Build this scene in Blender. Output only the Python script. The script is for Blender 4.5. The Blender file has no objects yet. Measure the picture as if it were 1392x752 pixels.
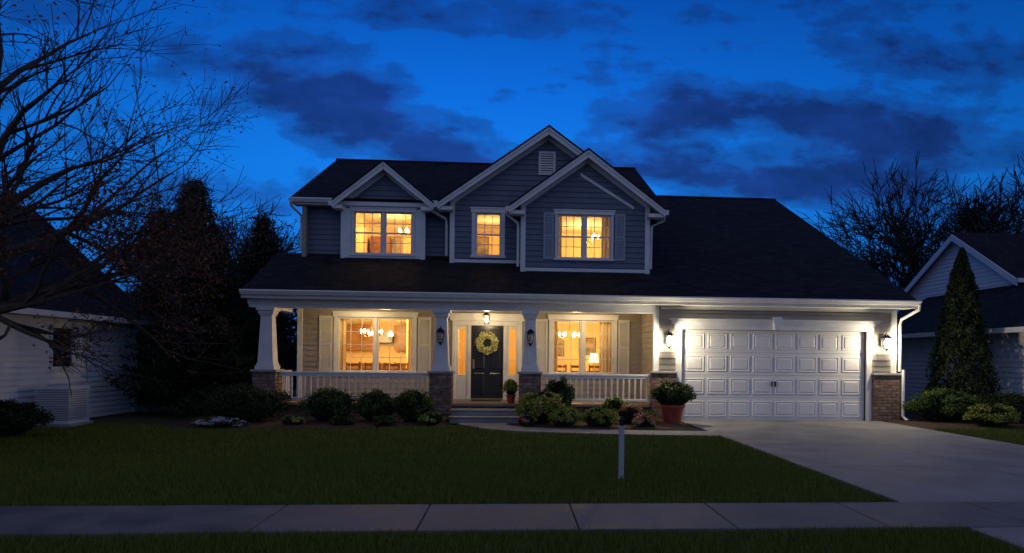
import bpy, math, random
import numpy as np
from mathutils import Vector, Matrix, noise as mnoise
random.seed(7); rng=np.random.default_rng(7)
S=bpy.context.scene
R=math.radians

# ---------------------------------------------------------------- materials
def nt(name):
    m=bpy.data.materials.new(name); m.use_nodes=True
    t=m.node_tree; b=t.nodes['Principled BSDF']
    return m,t,b
def mat(name,c1,c2=None,scale=4,rough=.7,bump=0,bscale=60,metal=0,spec=.4,detail=6,stretch=None,rvar=0):
    m,t,b=nt(name); N=t.nodes; L=t.links
    b.inputs['Base Color'].default_value=(*c1,1); b.inputs['Roughness'].default_value=rough
    b.inputs['Metallic'].default_value=metal; b.inputs['Specular IOR Level'].default_value=spec
    tc=N.new('ShaderNodeTexCoord'); src=tc.outputs['Object']
    if stretch:
        mp=N.new('ShaderNodeMapping'); mp.inputs['Scale'].default_value=stretch
        L.new(src,mp.inputs['Vector']); src=mp.outputs['Vector']
    if c2:
        n=N.new('ShaderNodeTexNoise'); n.inputs['Scale'].default_value=scale; n.inputs['Detail'].default_value=detail
        L.new(src,n.inputs['Vector'])
        r=N.new('ShaderNodeValToRGB'); r.color_ramp.elements[0].position=.3; r.color_ramp.elements[1].position=.7
        r.color_ramp.elements[0].color=(*c1,1); r.color_ramp.elements[1].color=(*c2,1)
        L.new(n.outputs['Fac'],r.inputs['Fac']); L.new(r.outputs['Color'],b.inputs['Base Color'])
        if rvar:
            q=N.new('ShaderNodeMapRange'); q.inputs[1].default_value=.35; q.inputs[2].default_value=.65; q.inputs[3].default_value=rough-rvar; q.inputs[4].default_value=rough+rvar
            L.new(n.outputs['Fac'],q.inputs[0]); L.new(q.outputs[0],b.inputs['Roughness'])
    if bump:
        n=N.new('ShaderNodeTexNoise'); n.inputs['Scale'].default_value=bscale; n.inputs['Detail'].default_value=4
        L.new(src,n.inputs['Vector'])
        bp=N.new('ShaderNodeBump'); bp.inputs['Strength'].default_value=bump; bp.inputs['Distance'].default_value=.02
        L.new(n.outputs['Fac'],bp.inputs['Height']); L.new(bp.outputs['Normal'],b.inputs['Normal'])
    return m
def emis(name,c,s):
    m,t,b=nt(name)
    b.inputs['Base Color'].default_value=(*c,1)
    b.inputs['Emission Color'].default_value=(*c,1); b.inputs['Emission Strength'].default_value=s
    return m
def leafmat(name,cols,rough=.6):
    m,t,b=nt(name); N=t.nodes; L=t.links
    g=N.new('ShaderNodeNewGeometry'); r=N.new('ShaderNodeValToRGB')
    cr=r.color_ramp
    while len(cr.elements)<len(cols): cr.elements.new(.5)
    for i,c in enumerate(cols):
        cr.elements[i].position=i/(len(cols)-1); cr.elements[i].color=(*c,1)
    L.new(g.outputs['Random Per Island'],r.inputs['Fac']); L.new(r.outputs['Color'],b.inputs['Base Color'])
    b.inputs['Roughness'].default_value=rough; b.inputs['Specular IOR Level'].default_value=.2
    return m
def brickmat(name,mode,c1,c2,mort,w,h,ms,rough=.85,bump=.6,freq=2):
    m,t,b=nt(name); N=t.nodes; L=t.links
    tc=N.new('ShaderNodeTexCoord'); sp=N.new('ShaderNodeSeparateXYZ'); L.new(tc.outputs['Object'],sp.inputs[0])
    cb=N.new('ShaderNodeCombineXYZ')
    def mul(s,k):
        q=N.new('ShaderNodeMath'); q.operation='MULTIPLY'; q.inputs[1].default_value=k; L.new(s,q.inputs[0]); return q.outputs[0]
    X,Y,Z=sp.outputs
    if mode=='wall':
        a=N.new('ShaderNodeMath'); a.operation='ADD'; L.new(X,a.inputs[0]); L.new(Y,a.inputs[1])
        L.new(a.outputs[0],cb.inputs[0]); L.new(Z,cb.inputs[1])
    elif mode=='roofy':
        L.new(X,cb.inputs[0]); L.new(mul(Y,1.118),cb.inputs[1])
    else:
        L.new(Y,cb.inputs[0]); L.new(mul(X,1.25),cb.inputs[1])
    br=N.new('ShaderNodeTexBrick'); L.new(cb.outputs[0],br.inputs['Vector'])
    br.inputs['Scale'].default_value=1; br.inputs['Brick Width'].default_value=w; br.inputs['Row Height'].default_value=h
    br.inputs['Mortar Size'].default_value=ms; br.inputs['Mortar Smooth'].default_value=.3
    br.inputs['Color1'].default_value=(*c1,1); br.inputs['Color2'].default_value=(*c2,1); br.inputs['Mortar'].default_value=(*mort,1)
    n=N.new('ShaderNodeTexNoise'); n.inputs['Scale'].default_value=3 if mode!='wall' else 9; n.inputs['Detail'].default_value=8; L.new(tc.outputs['Object'],n.inputs['Vector'])
    mx=N.new('ShaderNodeMix'); mx.data_type='RGBA'; mx.blend_type='MULTIPLY'; mx.inputs[0].default_value=.7
    L.new(br.outputs['Color'],mx.inputs[6]); 
    rr=N.new('ShaderNodeValToRGB'); rr.color_ramp.elements[0].position=.3; rr.color_ramp.elements[0].color=(.35,.35,.35,1); rr.color_ramp.elements[1].position=.7; rr.color_ramp.elements[1].color=(1.2,1.2,1.2,1)
    L.new(n.outputs['Fac'],rr.inputs['Fac']); L.new(rr.outputs['Color'],mx.inputs[7])
    L.new(mx.outputs[2],b.inputs['Base Color']); b.inputs['Roughness'].default_value=rough
    b.inputs['Specular IOR Level'].default_value=.2
    ad=N.new('ShaderNodeMath'); ad.operation='MULTIPLY_ADD'; ad.inputs[1].default_value=-1; L.new(br.outputs['Fac'],ad.inputs[0]); L.new(n.outputs['Fac'],ad.inputs[2])
    bp=N.new('ShaderNodeBump'); bp.inputs['Strength'].default_value=bump; bp.inputs['Distance'].default_value=.015
    L.new(ad.outputs[0],bp.inputs['Height']); L.new(bp.outputs['Normal'],b.inputs['Normal'])
    return m

M={}
M['siding']=mat('blue_grey_siding',(.12,.145,.20),(.155,.185,.245),2,.6,.05,80,spec=.3)
M['taupe']=mat('taupe_siding',(.30,.27,.235),(.36,.325,.28),2,.6,.05,80,spec=.3)
M['trim']=mat('white_trim_paint',(.70,.70,.68),(.80,.80,.78),3,.5,.03,120)
M['gdoor']=mat('garage_door_paint',(.72,.71,.69),(.78,.78,.76),1.5,.45,.03,150)
M['ceil']=mat('porch_ceiling_paint',(.62,.60,.55),(.7,.68,.62),3,.6)
M['roof']=brickmat('asphalt_shingle','roofy',(.012,.012,.014),(.028,.027,.029),(.006,.006,.006),.33,.145,.012)
M['roofx']=brickmat('asphalt_shingle_side','roofx',(.012,.012,.014),(.028,.027,.029),(.006,.006,.006),.33,.145,.012)
M['brick']=brickmat('stone_brick','wall',(.22,.11,.075),(.38,.26,.19),(.16,.15,.13),.24,.082,.012,bump=1)
M['cap']=mat('stone_cap',(.32,.30,.27),(.42,.40,.36),8,.8,.2,40)
M['deck']=mat('porch_deck',(.22,.17,.13),(.28,.22,.17),3,.6,.1,50)
M['conc']=mat('concrete',(.17,.165,.165),(.31,.30,.29),1.2,.78,.3,90,spec=.25,detail=10,rvar=.08)
M['conc2']=mat('sidewalk_concrete',(.09,.09,.092),(.20,.195,.19),1.7,.72,.3,90,spec=.28,detail=10,rvar=.1)
M['door']=mat('black_door_paint',(.012,.012,.014),(.018,.018,.02),3,.28,0,spec=.5)
M['shut']=mat('cream_shutter',(.62,.60,.54),(.68,.66,.60),3,.55)
M['shutb']=mat('blue_shutter',(.32,.36,.42),(.36,.40,.46),3,.55)
M['blackmetal']=mat('black_metal',(.015,.015,.015),None,rough=.4,metal=.6)
M['brass']=mat('brass',(.6,.42,.18),None,rough=.3,metal=1)
M['mulch']=mat('mulch',(.02,.012,.008),(.08,.045,.028),25,.95,1,40)
M['soil']=mat('ground_soil',(.025,.03,.010),(.045,.055,.016),3,.95,.5,30)
M['asph']=mat('asphalt',(.04,.04,.042),(.06,.06,.062),6,.8,.5,150)
M['bark']=mat('bark',(.05,.036,.028),(.09,.065,.05),12,.9,.8,40)
M['barkd']=mat('dark_bark',(.025,.02,.018),(.04,.033,.028),12,.9)
M['nsid']=mat('neighbour_siding',(.68,.70,.72),(.75,.77,.78),2,.6)
M['rwall']=mat('interior_wall',(.80,.60,.28),(.84,.66,.34),1,.8)
M['rceil']=mat('interior_ceiling',(.85,.74,.48),None,rough=.8)
M['wood']=mat('brown_wood',(.14,.055,.02),(.23,.10,.035),6,.45,stretch=(1,1,6))
M['cab']=mat('cabinet_wood',(.25,.12,.04),(.36,.19,.07),4,.4)
M['curt']=mat('curtain_fabric',(.8,.66,.38),(.86,.72,.45),4,.9)
M['blind']=mat('window_blind',(.8,.7,.48),None,rough=.7)
M['pic']=mat('picture_canvas',(.10,.14,.12),(.55,.4,.2),5,.7)
M['pot']=mat('terracotta_red_pot',(.32,.045,.03),(.42,.07,.045),6,.45)
M['grey']=mat('galvanised_grey',(.35,.36,.38),(.45,.46,.48),8,.5)
M['glow']=emis('warm_bulb',(1,.72,.38),28)
M['glowg']=emis('lantern_bulb',(1,.86,.62),100)
M['shade']=emis('lamp_shade',(1,.66,.28),5)
M['leafb']=leafmat('boxwood_leaf',[(.03,.055,.014),(.055,.095,.022),(.095,.14,.03)])
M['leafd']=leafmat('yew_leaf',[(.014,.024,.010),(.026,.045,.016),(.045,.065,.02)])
M['leafy']=leafmat('lit_yellow_leaf',[(.14,.18,.02),(.26,.31,.04),(.42,.42,.09)])  # yellow-green foliage, colour raised to paint in the lamp glow
M['leafr']=leafmat('rust_leaf',[(.08,.028,.016),(.16,.055,.028),(.22,.09,.045)])
M['needle']=leafmat('spruce_needle',[(.008,.014,.010),(.014,.024,.014),(.022,.034,.018)])
M['grass']=leafmat('grass_blade',[(.07,.10,.010),(.12,.16,.018),(.18,.20,.035)])
M['flow']=leafmat('pale_flower',[(.35,.35,.45),(.6,.6,.7),(.8,.8,.85)])
M['flowp']=leafmat('pink_flower',[(.7,.07,.14),(.85,.28,.36),(.85,.42,.2)])
M['floww']=leafmat('wreath_leaf',[(.14,.2,.03),(.6,.52,.14),(.8,.75,.45),(.25,.32,.06)])
m,t,b=nt('window_glass'); N=t.nodes; L=t.links
tr=N.new('ShaderNodeBsdfTransparent'); gl=N.new('ShaderNodeBsdfGlossy'); gl.inputs['Roughness'].default_value=.02
fr=N.new('ShaderNodeFresnel'); fr.inputs['IOR'].default_value=1.45
mx=N.new('ShaderNodeMixShader'); L.new(fr.outputs[0],mx.inputs[0]); L.new(tr.outputs[0],mx.inputs[1]); L.new(gl.outputs[0],mx.inputs[2])
L.new(mx.outputs[0],N['Material Output'].inputs[0]); M['glass']=m
M['dglass']=mat('dark_glass',(.01,.012,.02),None,rough=.05,spec=.8)

# ---------------------------------------------------------------- mesh builder
class MB:
    def __init__(s): s.v=[]; s.f=[]; s.m=[]
    def add(s,vs,fs,mi=0):
        o=len(s.v); s.v.extend(tuple(v) for v in vs)
        for f in fs: s.f.append(tuple(o+i for i in f)); s.m.append(mi)
    def box(s,x0,x1,y0,y1,z0,z1,mi=0):
        s.add([(x0,y0,z0),(x1,y0,z0),(x1,y1,z0),(x0,y1,z0),(x0,y0,z1),(x1,y0,z1),(x1,y1,z1),(x0,y1,z1)],
              [(0,3,2,1),(4,5,6,7),(0,1,5,4),(1,2,6,5),(2,3,7,6),(3,0,4,7)],mi)
    def prismY(s,prof,y0,y1,mi=0):
        n=len(prof); s.add([(x,y0,z) for x,z in prof]+[(x,y1,z) for x,z in prof],
              [tuple(range(n)),tuple(range(2*n-1,n-1,-1))]+[(i,(i+1)%n,n+(i+1)%n,n+i) for i in range(n)],mi)
    def prismX(s,prof,x0,x1,mi=0):
        n=len(prof); s.add([(x0,y,z) for y,z in prof]+[(x1,y,z) for y,z in prof],
              [tuple(range(n)),tuple(range(2*n-1,n-1,-1))]+[(i,(i+1)%n,n+(i+1)%n,n+i) for i in range(n)],mi)
    def lathe(s,cx,cy,prof,n=16,mi=0):
        vs=[];fs=[]
        for r,z in prof:
            for i in range(n):
                a=2*math.pi*i/n; vs.append((cx+r*math.cos(a),cy+r*math.sin(a),z))
        k=len(prof)
        for j in range(k-1):
            for i in range(n): fs.append((j*n+i,j*n+(i+1)%n,(j+1)*n+(i+1)%n,(j+1)*n+i))
        fs.append(tuple(range(n-1,-1,-1))); fs.append(tuple((k-1)*n+i for i in range(n)))
        s.add(vs,fs,mi)
    def tube(s,pts,rad,n=5,mi=0):
        vs=[];fs=[]; k=len(pts)
        for j,p in enumerate(pts):
            p=Vector(p); a=Vector(pts[max(j-1,0)]); c=Vector(pts[min(j+1,k-1)])
            d=(c-a).normalized(); u=d.cross(Vector((.31,.17,.93)))
            if u.length<.05: u=d.cross(Vector((1,0,0)))
            u.normalize(); w=d.cross(u)
            for i in range(n):
                t=2*math.pi*i/n; vs.append(tuple(p+(u*math.cos(t)+w*math.sin(t))*rad[j]))
        for j in range(k-1):
            for i in range(n): fs.append((j*n+i,j*n+(i+1)%n,(j+1)*n+(i+1)%n,(j+1)*n+i))
        fs.append(tuple(range(n))); fs.append(tuple((k-1)*n+i for i in range(n)))
        s.add(vs,fs,mi)
    def taper(s,cx,cy,w0,w1,z0,z1,mi=0):
        a=w0/2;b=w1/2
        s.add([(cx-a,cy-a,z0),(cx+a,cy-a,z0),(cx+a,cy+a,z0),(cx-a,cy+a,z0),(cx-b,cy-b,z1),(cx+b,cy-b,z1),(cx+b,cy+b,z1),(cx-b,cy+b,z1)],
              [(0,3,2,1),(4,5,6,7),(0,1,5,4),(1,2,6,5),(2,3,7,6),(3,0,4,7)],mi)
    def obj(s,name,mats,parent=None,smooth=False,bevel=0):
        me=bpy.data.meshes.new(name); me.from_pydata(s.v,[],s.f)
        for k in mats: me.materials.append(M[k])
        me.polygons.foreach_set('material_index',s.m)
        if smooth: me.polygons.foreach_set('use_smooth',[True]*len(s.f))
        me.update(); o=bpy.data.objects.new(name,me); S.collection.objects.link(o)
        if parent: o.parent=parent
        if bevel:
            bm=o.modifiers.new('b','BEVEL'); bm.width=bevel; bm.segments=1; bm.limit_method='ANGLE'
        return o
def empty(name):
    o=bpy.data.objects.new(name,None); S.collection.objects.link(o); return o
def npmesh(name,V,F,mats,mi=None,parent=None):
    me=bpy.data.meshes.new(name); nv=len(V); nf,k=F.shape
    me.vertices.add(nv); me.vertices.foreach_set('co',V.astype(np.float32).ravel())
    me.loops.add(nf*k); me.loops.foreach_set('vertex_index',F.astype(np.int32).ravel())
    me.polygons.add(nf); me.polygons.foreach_set('loop_start',np.arange(0,nf*k,k,dtype=np.int32))
    for q in mats: me.materials.append(M[q])
    if mi is not None: me.polygons.foreach_set('material_index',mi.astype(np.int32))
    me.update(calc_edges=True); me.validate()
    o=bpy.data.objects.new(name,me); S.collection.objects.link(o)
    if parent: o.parent=parent
    return o
def unit(a): return a/np.maximum(np.linalg.norm(a,axis=1,keepdims=True),1e-6)
def leafgeo(P,size,asp=.5):
    n=len(P); a=unit(rng.normal(size=(n,3))); b=unit(np.cross(a,rng.normal(size=(n,3))))
    s=(size*rng.uniform(.6,1.3,n))[:,None]
    V=np.stack([P-a*s,P+b*s*asp,P+a*s,P-b*s*asp],1).reshape(-1,3)
    F=np.arange(n*4).reshape(-1,4); return V,F

# ---------------------------------------------------------------- siding
class Face:
    """lap siding on a vertical plane; origin + u*d, n = outward normal"""
    def __init__(s,o,d,n): s.o=Vector(o); s.d=Vector(d); s.n=Vector(n)
    def p(s,u,z,off): 
        q=s.o+s.d*u+s.n*off; return (q.x,q.y,q.z+z)
def siding(mb,face,z0,z1,ext,holes=(),step=.15,mi=0,bi=None):
    brk=sorted(set([z0,z1]+[h[k] for h in holes for k in (2,3) if z0<h[k]<z1]+[z0+i*step for i in range(int((z1-z0)/step)+1)]))
    for a,b in zip(brk[:-1],brk[1:]):
        if b-a<1e-4: continue
        zm=(a+b)/2
        i0=math.floor((zm-z0)/step)*step+z0
        oa=.030-.024*((a-i0)/step); ob=.030-.024*((b-i0)/step)
        lo,hi=ext(a); lo2,hi2=ext(b)
        hs=sorted([h for h in holes if h[2]<=zm<=h[3]])
        segs=[]; L0,L1=lo,lo2
        for h in hs:
            if h[0]>L0: segs.append((L0,L1,h[0],h[0]))
            L0=L1=h[1]
        if hi>L0: segs.append((L0,L1,hi,hi2))
        for (a0,a1,b0,b1) in segs:
            mb.add([face.p(a0,a,oa),face.p(b0,a,oa),face.p(b1,b,ob),face.p(a1,b,ob),face.p(a0,a,.004),face.p(b0,a,.004)],[(0,1,2,3),(4,5,1,0)],mi)
def backing(mb,x0,x1,y0,y1,z0,z1,holes,mi=0):
    xs=sorted(set([x0,x1]+[h[k] for h in holes for k in (0,1)])); zs=sorted(set([z0,z1]+[h[k] for h in holes for k in (2,3)]))
    for a,b in zip(xs[:-1],xs[1:]):
        for c,d in zip(zs[:-1],zs[1:]):
            xm,zm=(a+b)/2,(c+d)/2
            if any(h[0]<xm<h[1] and h[2]<zm<h[3] for h in holes): continue
            mb.box(a,b,y0,y1,c,d,mi)

H=empty('suburban_house')
trim=MB(); sb=MB(); st=MB(); bk=MB(); glass=MB(); room=MB(); furn=MB()
def zr(y): return 3.25+.5*(y-17.4)

WL=(-4.90,-2.80,1.18,2.72); WR=(1.15,2.92,1.18,2.72); DR=(-1.62,.20,.42,2.66)
UL=(-4.50,-2.87,4.52,5.72); UM=(-1.07,-.35,4.50,5.72); UR=(1.22,2.72,4.40,5.62)

def window(x0,x1,z0,z1,y,ncol,gx,gz,case=.10,double=True,sill=True,head=.12):
    f=y-.045
    trim.box(x0-case,x0,f,y+.06,z0-.002,z1+.002); trim.box(x1,x1+case,f,y+.06,z0-.002,z1+.002)
    trim.box(x0-case-.03,x1+case+.03,f-.015,y+.06,z1+.002,z1+head)
    trim.box(x0-case-.05,x1+case+.05,f-.03,y+.08,z1+head,z1+head+.035)
    trim.box(x0-case-.03,x1+case+.03,f-.035,y+.08,z0-.06,z0-.002)
    w=(x1-x0)/ncol; fw=.045
    for i in range(ncol):
        a=x0+i*w; b=a+w
        if i>0: trim.box(a-.04,a+.04,y-.02,y+.07,z0,z1)
        a2=a+(.04 if i>0 else 0); b2=b-(.04 if i<ncol-1 else 0)
        trim.box(a2,a2+fw,y+.015,y+.055,z0,z1); trim.box(b2-fw,b2,y+.015,y+.055,z0,z1)
        trim.box(a2+fw,b2-fw,y+.015,y+.055,z0,z0+fw); trim.box(a2+fw,b2-fw,y+.015,y+.055,z1-fw,z1)
        A,B,C,D=a2+fw,b2-fw,z0+fw,z1-fw
        if double:
            zm=(z0+z1)/2; trim.box(A,B,y+.008,y+.055,zm-.022,zm+.022)
        for k in range(1,gx):
            xx=A+(B-A)*k/gx; trim.box(xx-.010,xx+.010,y+.028,y+.042,C,D)
        for k in range(1,gz):
            if double and gz%2==0 and k==gz//2: continue
            zz=C+(D-C)*k/gz; trim.box(A,B,y+.026,y+.044,zz-.010,zz+.010)
        glass.add([(A,y+.035,C),(B,y+.035,C),(B,y+.035,D),(A,y+.035,D)],[(0,1,2,3)])
window(*WL,19.6,2,3,4,case=.10,double=False)
window(*WR,19.6,2,3,4,case=.10,double=False)
window(*UL,19.7,2,3,4,case=.07,head=.08)
window(*UM,19.5,1,3,4,case=.11)
window(*UR,18.95,2,3,4,case=.07,head=.10)

def shutter(x0,x1,z0,z1,y,mi):
    b=MB()
    f=y-.055
    b.box(x0,x0+.05,f,y-.02,z0,z1); b.box(x1-.05,x1,f,y-.02,z0,z1)
    for a,c in ((z0,z0+.07),((z0+z1)/2-.035,(z0+z1)/2+.035),(z1-.07,z1)): b.box(x0+.05,x1-.05,f,y-.02,a,c)
    b.box(x0+.05,x1-.05,y-.03,y-.022,z0+.07,z1-.07)
    z=z0+.08
    while z<z1-.1:
        if not abs(z+.02-(z0+z1)/2)<.055:
            b.add([(x0+.05,y-.05,z),(x1-.05,y-.05,z),(x1-.05,y-.028,z+.035),(x0+.05,y-.028,z+.035)],[(0,1,2,3)])
        z+=.042
    b.obj('shutter',[mi],H)
for a,b_ in ((-5.40,-5.04),(-2.66,-2.30)): shutter(a,b_,1.16,2.74,19.6,'shut')
for a,b_ in ((.67,1.01),(3.06,3.38)): shutter(a,b_,1.16,2.74,19.6,'shut')
for a,b_ in ((.83,1.12),(2.83,3.12)): shutter(a,b_,4.36,5.66,18.95,'shutb')

F1=Face((0,19.6,0),(1,0,0),(0,-1,0))
siding(st,F1,.42,3.0,lambda z:(-5.95,3.76),[WL,WR,DR])
backing(bk,-5.95,3.76,19.6,19.72,0,3.3,[WL,WR,DR])
trim.box(-6.0,-5.86,19.55,19.75,.42,3.0)
FL=Face((-5.95,19.6,0),(0,1,0),(-1,0,0))
siding(st,FL,0,3.3,lambda z:(0,9.6)); bk.box(-5.95,-5.83,19.72,29.2,0,6.05)
siding(sb,Face((-5.95,20,0),(0,1,0),(-1,0,0)),3.3,6.0,lambda z:(0,9.2))
siding(sb,Face((-5.95,24.6,0),(0,1,0),(-1,0,0)),6.0,8.4,lambda z:(-4.8+(z-6)*2,4.8-(z-6)*2))
bk.box(3.98,4.10,20,29.2,4.5,6.05)
siding(sb,Face((4.10,24.6,0),(0,1,0),(1,0,0)),4.6,6.0,lambda z:(-4.6,4.6))
siding(sb,Face((4.10,24.6,0),(0,1,0),(1,0,0)),6.0,8.4,lambda z:(-4.8+(z-6)*2,4.8-(z-6)*2))
bk.prismX([(20,6.05),(29.2,6.05),(24.6,8.4)],-5.9,-5.83); bk.prismX([(20,6.05),(29.2,6.05),(24.6,8.4)],4.0,4.08)
bk.box(-5.95,10.3,29.2,29.35,0,3.3); bk.box(-5.95,4.1,29.2,29.35,3.3,6.05)
for a_,c_ in ((-5.95,-4.82),(-2.55,-1.75),(3.77,4.1)):
    siding(sb,Face((0,20,0),(1,0,0),(0,-1,0)),4.5,6.02,lambda z,a_=a_,c_=c_:(a_,c_))
    bk.box(a_,c_,20,20.1,4.3,6.1)
trim.box(-6.0,-5.86,19.95,20.12,4.5,6.0)

def gable(xl,xr,yw,zb,ze,cx,ex0,ex1,ezl,zap,yback,holes,ov=.35,cornR=True):
    sl=(zap-ezl)/(cx-ex0)
    top=lambda x: zap-sl*abs(x-cx)-.16
    zc=top(xl)
    backing(bk,xl,xr,yw,yw+.1,zb,zc,holes)
    bk.prismY([(xl,zc),(xr,zc),(cx,top(cx))],yw,yw+.1)
    bk.box(xl,xl+.1,yw+.1,20.2,zb,zc); bk.box(xr-.1,xr,yw+.1,20.2,zb,zc)
    siding(sb,Face((xl,yw,0),(0,1,0),(-1,0,0)),zb,zc,lambda z:(0,.9)); siding(sb,Face((xr,yw,0),(0,1,0),(1,0,0)),zb,zc,lambda z:(0,1.2))
    def ext(z):
        if z<=zc: return (xl,xr)
        k=(top(cx)-z)/sl
        return (cx-k,cx+k)
    siding(sb,Face((0,yw,0),(1,0,0),(0,-1,0)),zb,top(cx)-.02,ext,holes)
    trim.box(xl-.045,xl+.09,yw-.045,yw+.12,zb,zc)
    if cornR: trim.box(xr-.09,xr+.045,yw-.045,yw+.12,zb,zc)
    yf=yw-ov; rf=MB()
    for sgn,ex in ((-1,ex0),(1,ex1)):
        ez=zap-sl*abs(ex-cx)
        rf.prismY([(cx,zap),(ex,ez),(ex,ez-.05),(cx,zap-.05)],yf-.05,yback)
        trim.prismY([(cx,zap-.06),(ex,ez-.06),(ex,ez-.14),(cx,zap-.14)],yf+.03,yw+.0)
        trim.prismY([(cx,zap-.051),(ex,ez-.051),(ex,ez-.22),(cx,zap-.25)],yf-.012,yf+.03)
        trim.prismY([(cx,zap-.051),(ex,ez-.051),(ex,ez-.11),(cx,zap-.12)],yf-.035,yf-.012)
        xi=xl if sgn<0 else xr
        trim.prismY([(cx,top(cx)+.01),(xi,top(xi)+.01),(xi,top(xi)-.13),(cx,top(cx)-.16)],yw-.05,yw-.0)
        a,b2=sorted((ex,xi+(-sgn)*.05))
        trim.box(a,b2,yf+.03,yw+.03,ez-.24,ez-.14)
        a,b2=sorted((ex-.0,ex+sgn*.10))
        trim.box(a,b2,yf-.0,min(yback,yw+2.2),ez-.17,ez-.045)
    rf.obj('gable_roof',['roofx'],H)
gable(-4.82,-2.55,19.7,4.38,6.0,-3.64,-5.03,-2.25,5.97,7.10,22,[UL])
gable(-1.75,3.70,19.5,4.28,6.0,.97,-2.10,4.04,5.96,8.16,24.0,[UM,(.345,3.69,4.28,5.80)],cornR=False)
gable(.245,3.77,18.95,4.00,5.8,2.03,-.12,4.18,5.78,7.38,22.4,[UR])
for q in ((-4.77,-4.58,4.4,5.8),(-2.79,-2.6,4.4,5.8),(-4.77,-2.6,5.84,6.08)): trim.box(q[0],q[1],19.66,19.7,q[2],q[3])
trim.prismY([(1.85,6.78),(3.35,5.88),(3.35,5.80),(1.85,6.70)],18.915,18.95)
for a,b_,y in ((-4.85,-2.52,19.7),(-1.78,.2,19.5),(.2,3.82,18.95)): trim.box(a,b_,y-.05,y,zr(y)+.0,zr(y)+.09)
v=MB(); v.box(.70,1.18,19.44,19.47,6.84,6.90); v.box(.70,.76,19.44,19.47,6.9,7.45); v.box(1.12,1.18,19.44,19.47,6.9,7.45); v.box(.70,1.18,19.44,19.47,7.45,7.51)
for i in range(8):
    z=6.91+i*.068; v.add([(.76,19.44,z),(1.12,19.44,z),(1.12,19.468,z+.05),(.76,19.468,z+.05)],[(0,1,2,3)])
v.obj('gable_vent',['trim'],H)

rf=MB()
def slab(x0,x1,ya,yb,t=.06):
    rf.prismX([(ya,zr(ya)),(yb,zr(yb)),(yb,zr(yb)-t),(ya,zr(ya)-t)],x0,x1)
for a,b_,y in ((-6.7,-4.82,20),(-4.82,-2.55,19.7),(-2.55,-1.75,20),(-1.75,.245,19.5),(.245,3.77,18.95),(3.77,4.10,20),(4.10,10.72,27.4)): slab(a,b_,17.38,y)
rf.prismX([(27.4,8.25),(31,3.9),(31,3.84),(27.4,8.19)],3.9,10.72)
def zm(y): return 6.05+.5*(y-19.6)
rf.prismX([(19.58,zm(19.58)),(24.6,8.55),(24.6,8.49),(19.58,zm(19.58)-.06)],-6.25,4.40)
rf.prismX([(24.6,8.55),(29.6,6.05),(29.6,5.99),(24.6,8.49)],-6.25,4.40)
rf.box(4.1,10.72,27.3,27.5,8.22,8.27); rf.box(-6.25,4.4,24.5,24.7,8.52,8.57)
rf.obj('main_roof',['roof'],H)
def gutter(x0,x1,y,z):
    trim.prismX([(y,z),(y-.11,z),(y-.12,z-.03),(y-.10,z-.06),(y-.07,z-.12),(y,z-.12)],x0,x1)
gutter(-6.7,10.75,17.38,3.235)
trim.box(-6.68,10.7,17.382,17.42,3.03,3.21)
trim.box(-6.6,10.6,17.42,17.82,3.03,3.06)
trim.box(-6.62,3.72,17.60,17.90,2.90,3.03); trim.box(-6.60,3.72,17.615,17.88,2.82,2.90)
trim.box(-6.45,-6.15,17.9,19.95,2.82,3.03)
trim.box(-6.68,-6.45,17.42,20.0,3.04,3.08)
trim.prismX([(17.38,3.19),(20,4.49),(20,4.30),(17.38,3.04)],-6.70,-6.66)
bk.prismX([(17.6,3.06),(20,3.06),(20,4.45),(17.6,3.28)],-6.42,-6.36)
siding(sb,Face((-6.43,17.6,0),(0,1,0),(-1,0,0)),3.06,4.4,lambda z:((z-3.06)*1.75,2.4))
bk.box(-6.42,-5.95,19.95,20.0,3.0,4.5)
gutter(-6.25,-4.95,19.58,6.03); gutter(-2.3,-1.95,19.58,6.03)
trim.box(-6.23,4.38,19.59,19.62,5.86,6.0); trim.box(-6.2,.2,19.62,20.0,5.88,5.91)
for sx in (-6.25,4.36):
    trim.prismX([(19.6,6.0),(24.6,8.49),(29.6,6.0),(29.6,5.82),(24.6,8.30),(19.6,5.82)],sx,sx+.04)
trim.prismX([(17.4,3.18),(27.4,8.18),(27.4,8.0),(17.4,3.02)],10.68,10.72)
bk.prismX([(17.92,0),(29.2,0),(29.2,5.5),(27.4,8.1),(17.92,3.3)],10.18,10.28)
siding(st,Face((10.3,17.8,0),(0,1,0),(1,0,0)),0,8.0,lambda z:(0 if z<3.1 else (z-3.2)*2+.2, 11.4 if z<5.4 else max(9.6,11.4-(z-5.4)*.7)))
cl=MB(); cl.box(-6.5,3.76,17.88,19.6,2.97,3.0); 
for i in range(18): cl.box(-6.5,3.76,17.9+i*.094,17.905+i*.094,2.965,2.97)
cl.obj('porch_ceiling',['ceil'],H)

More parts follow.
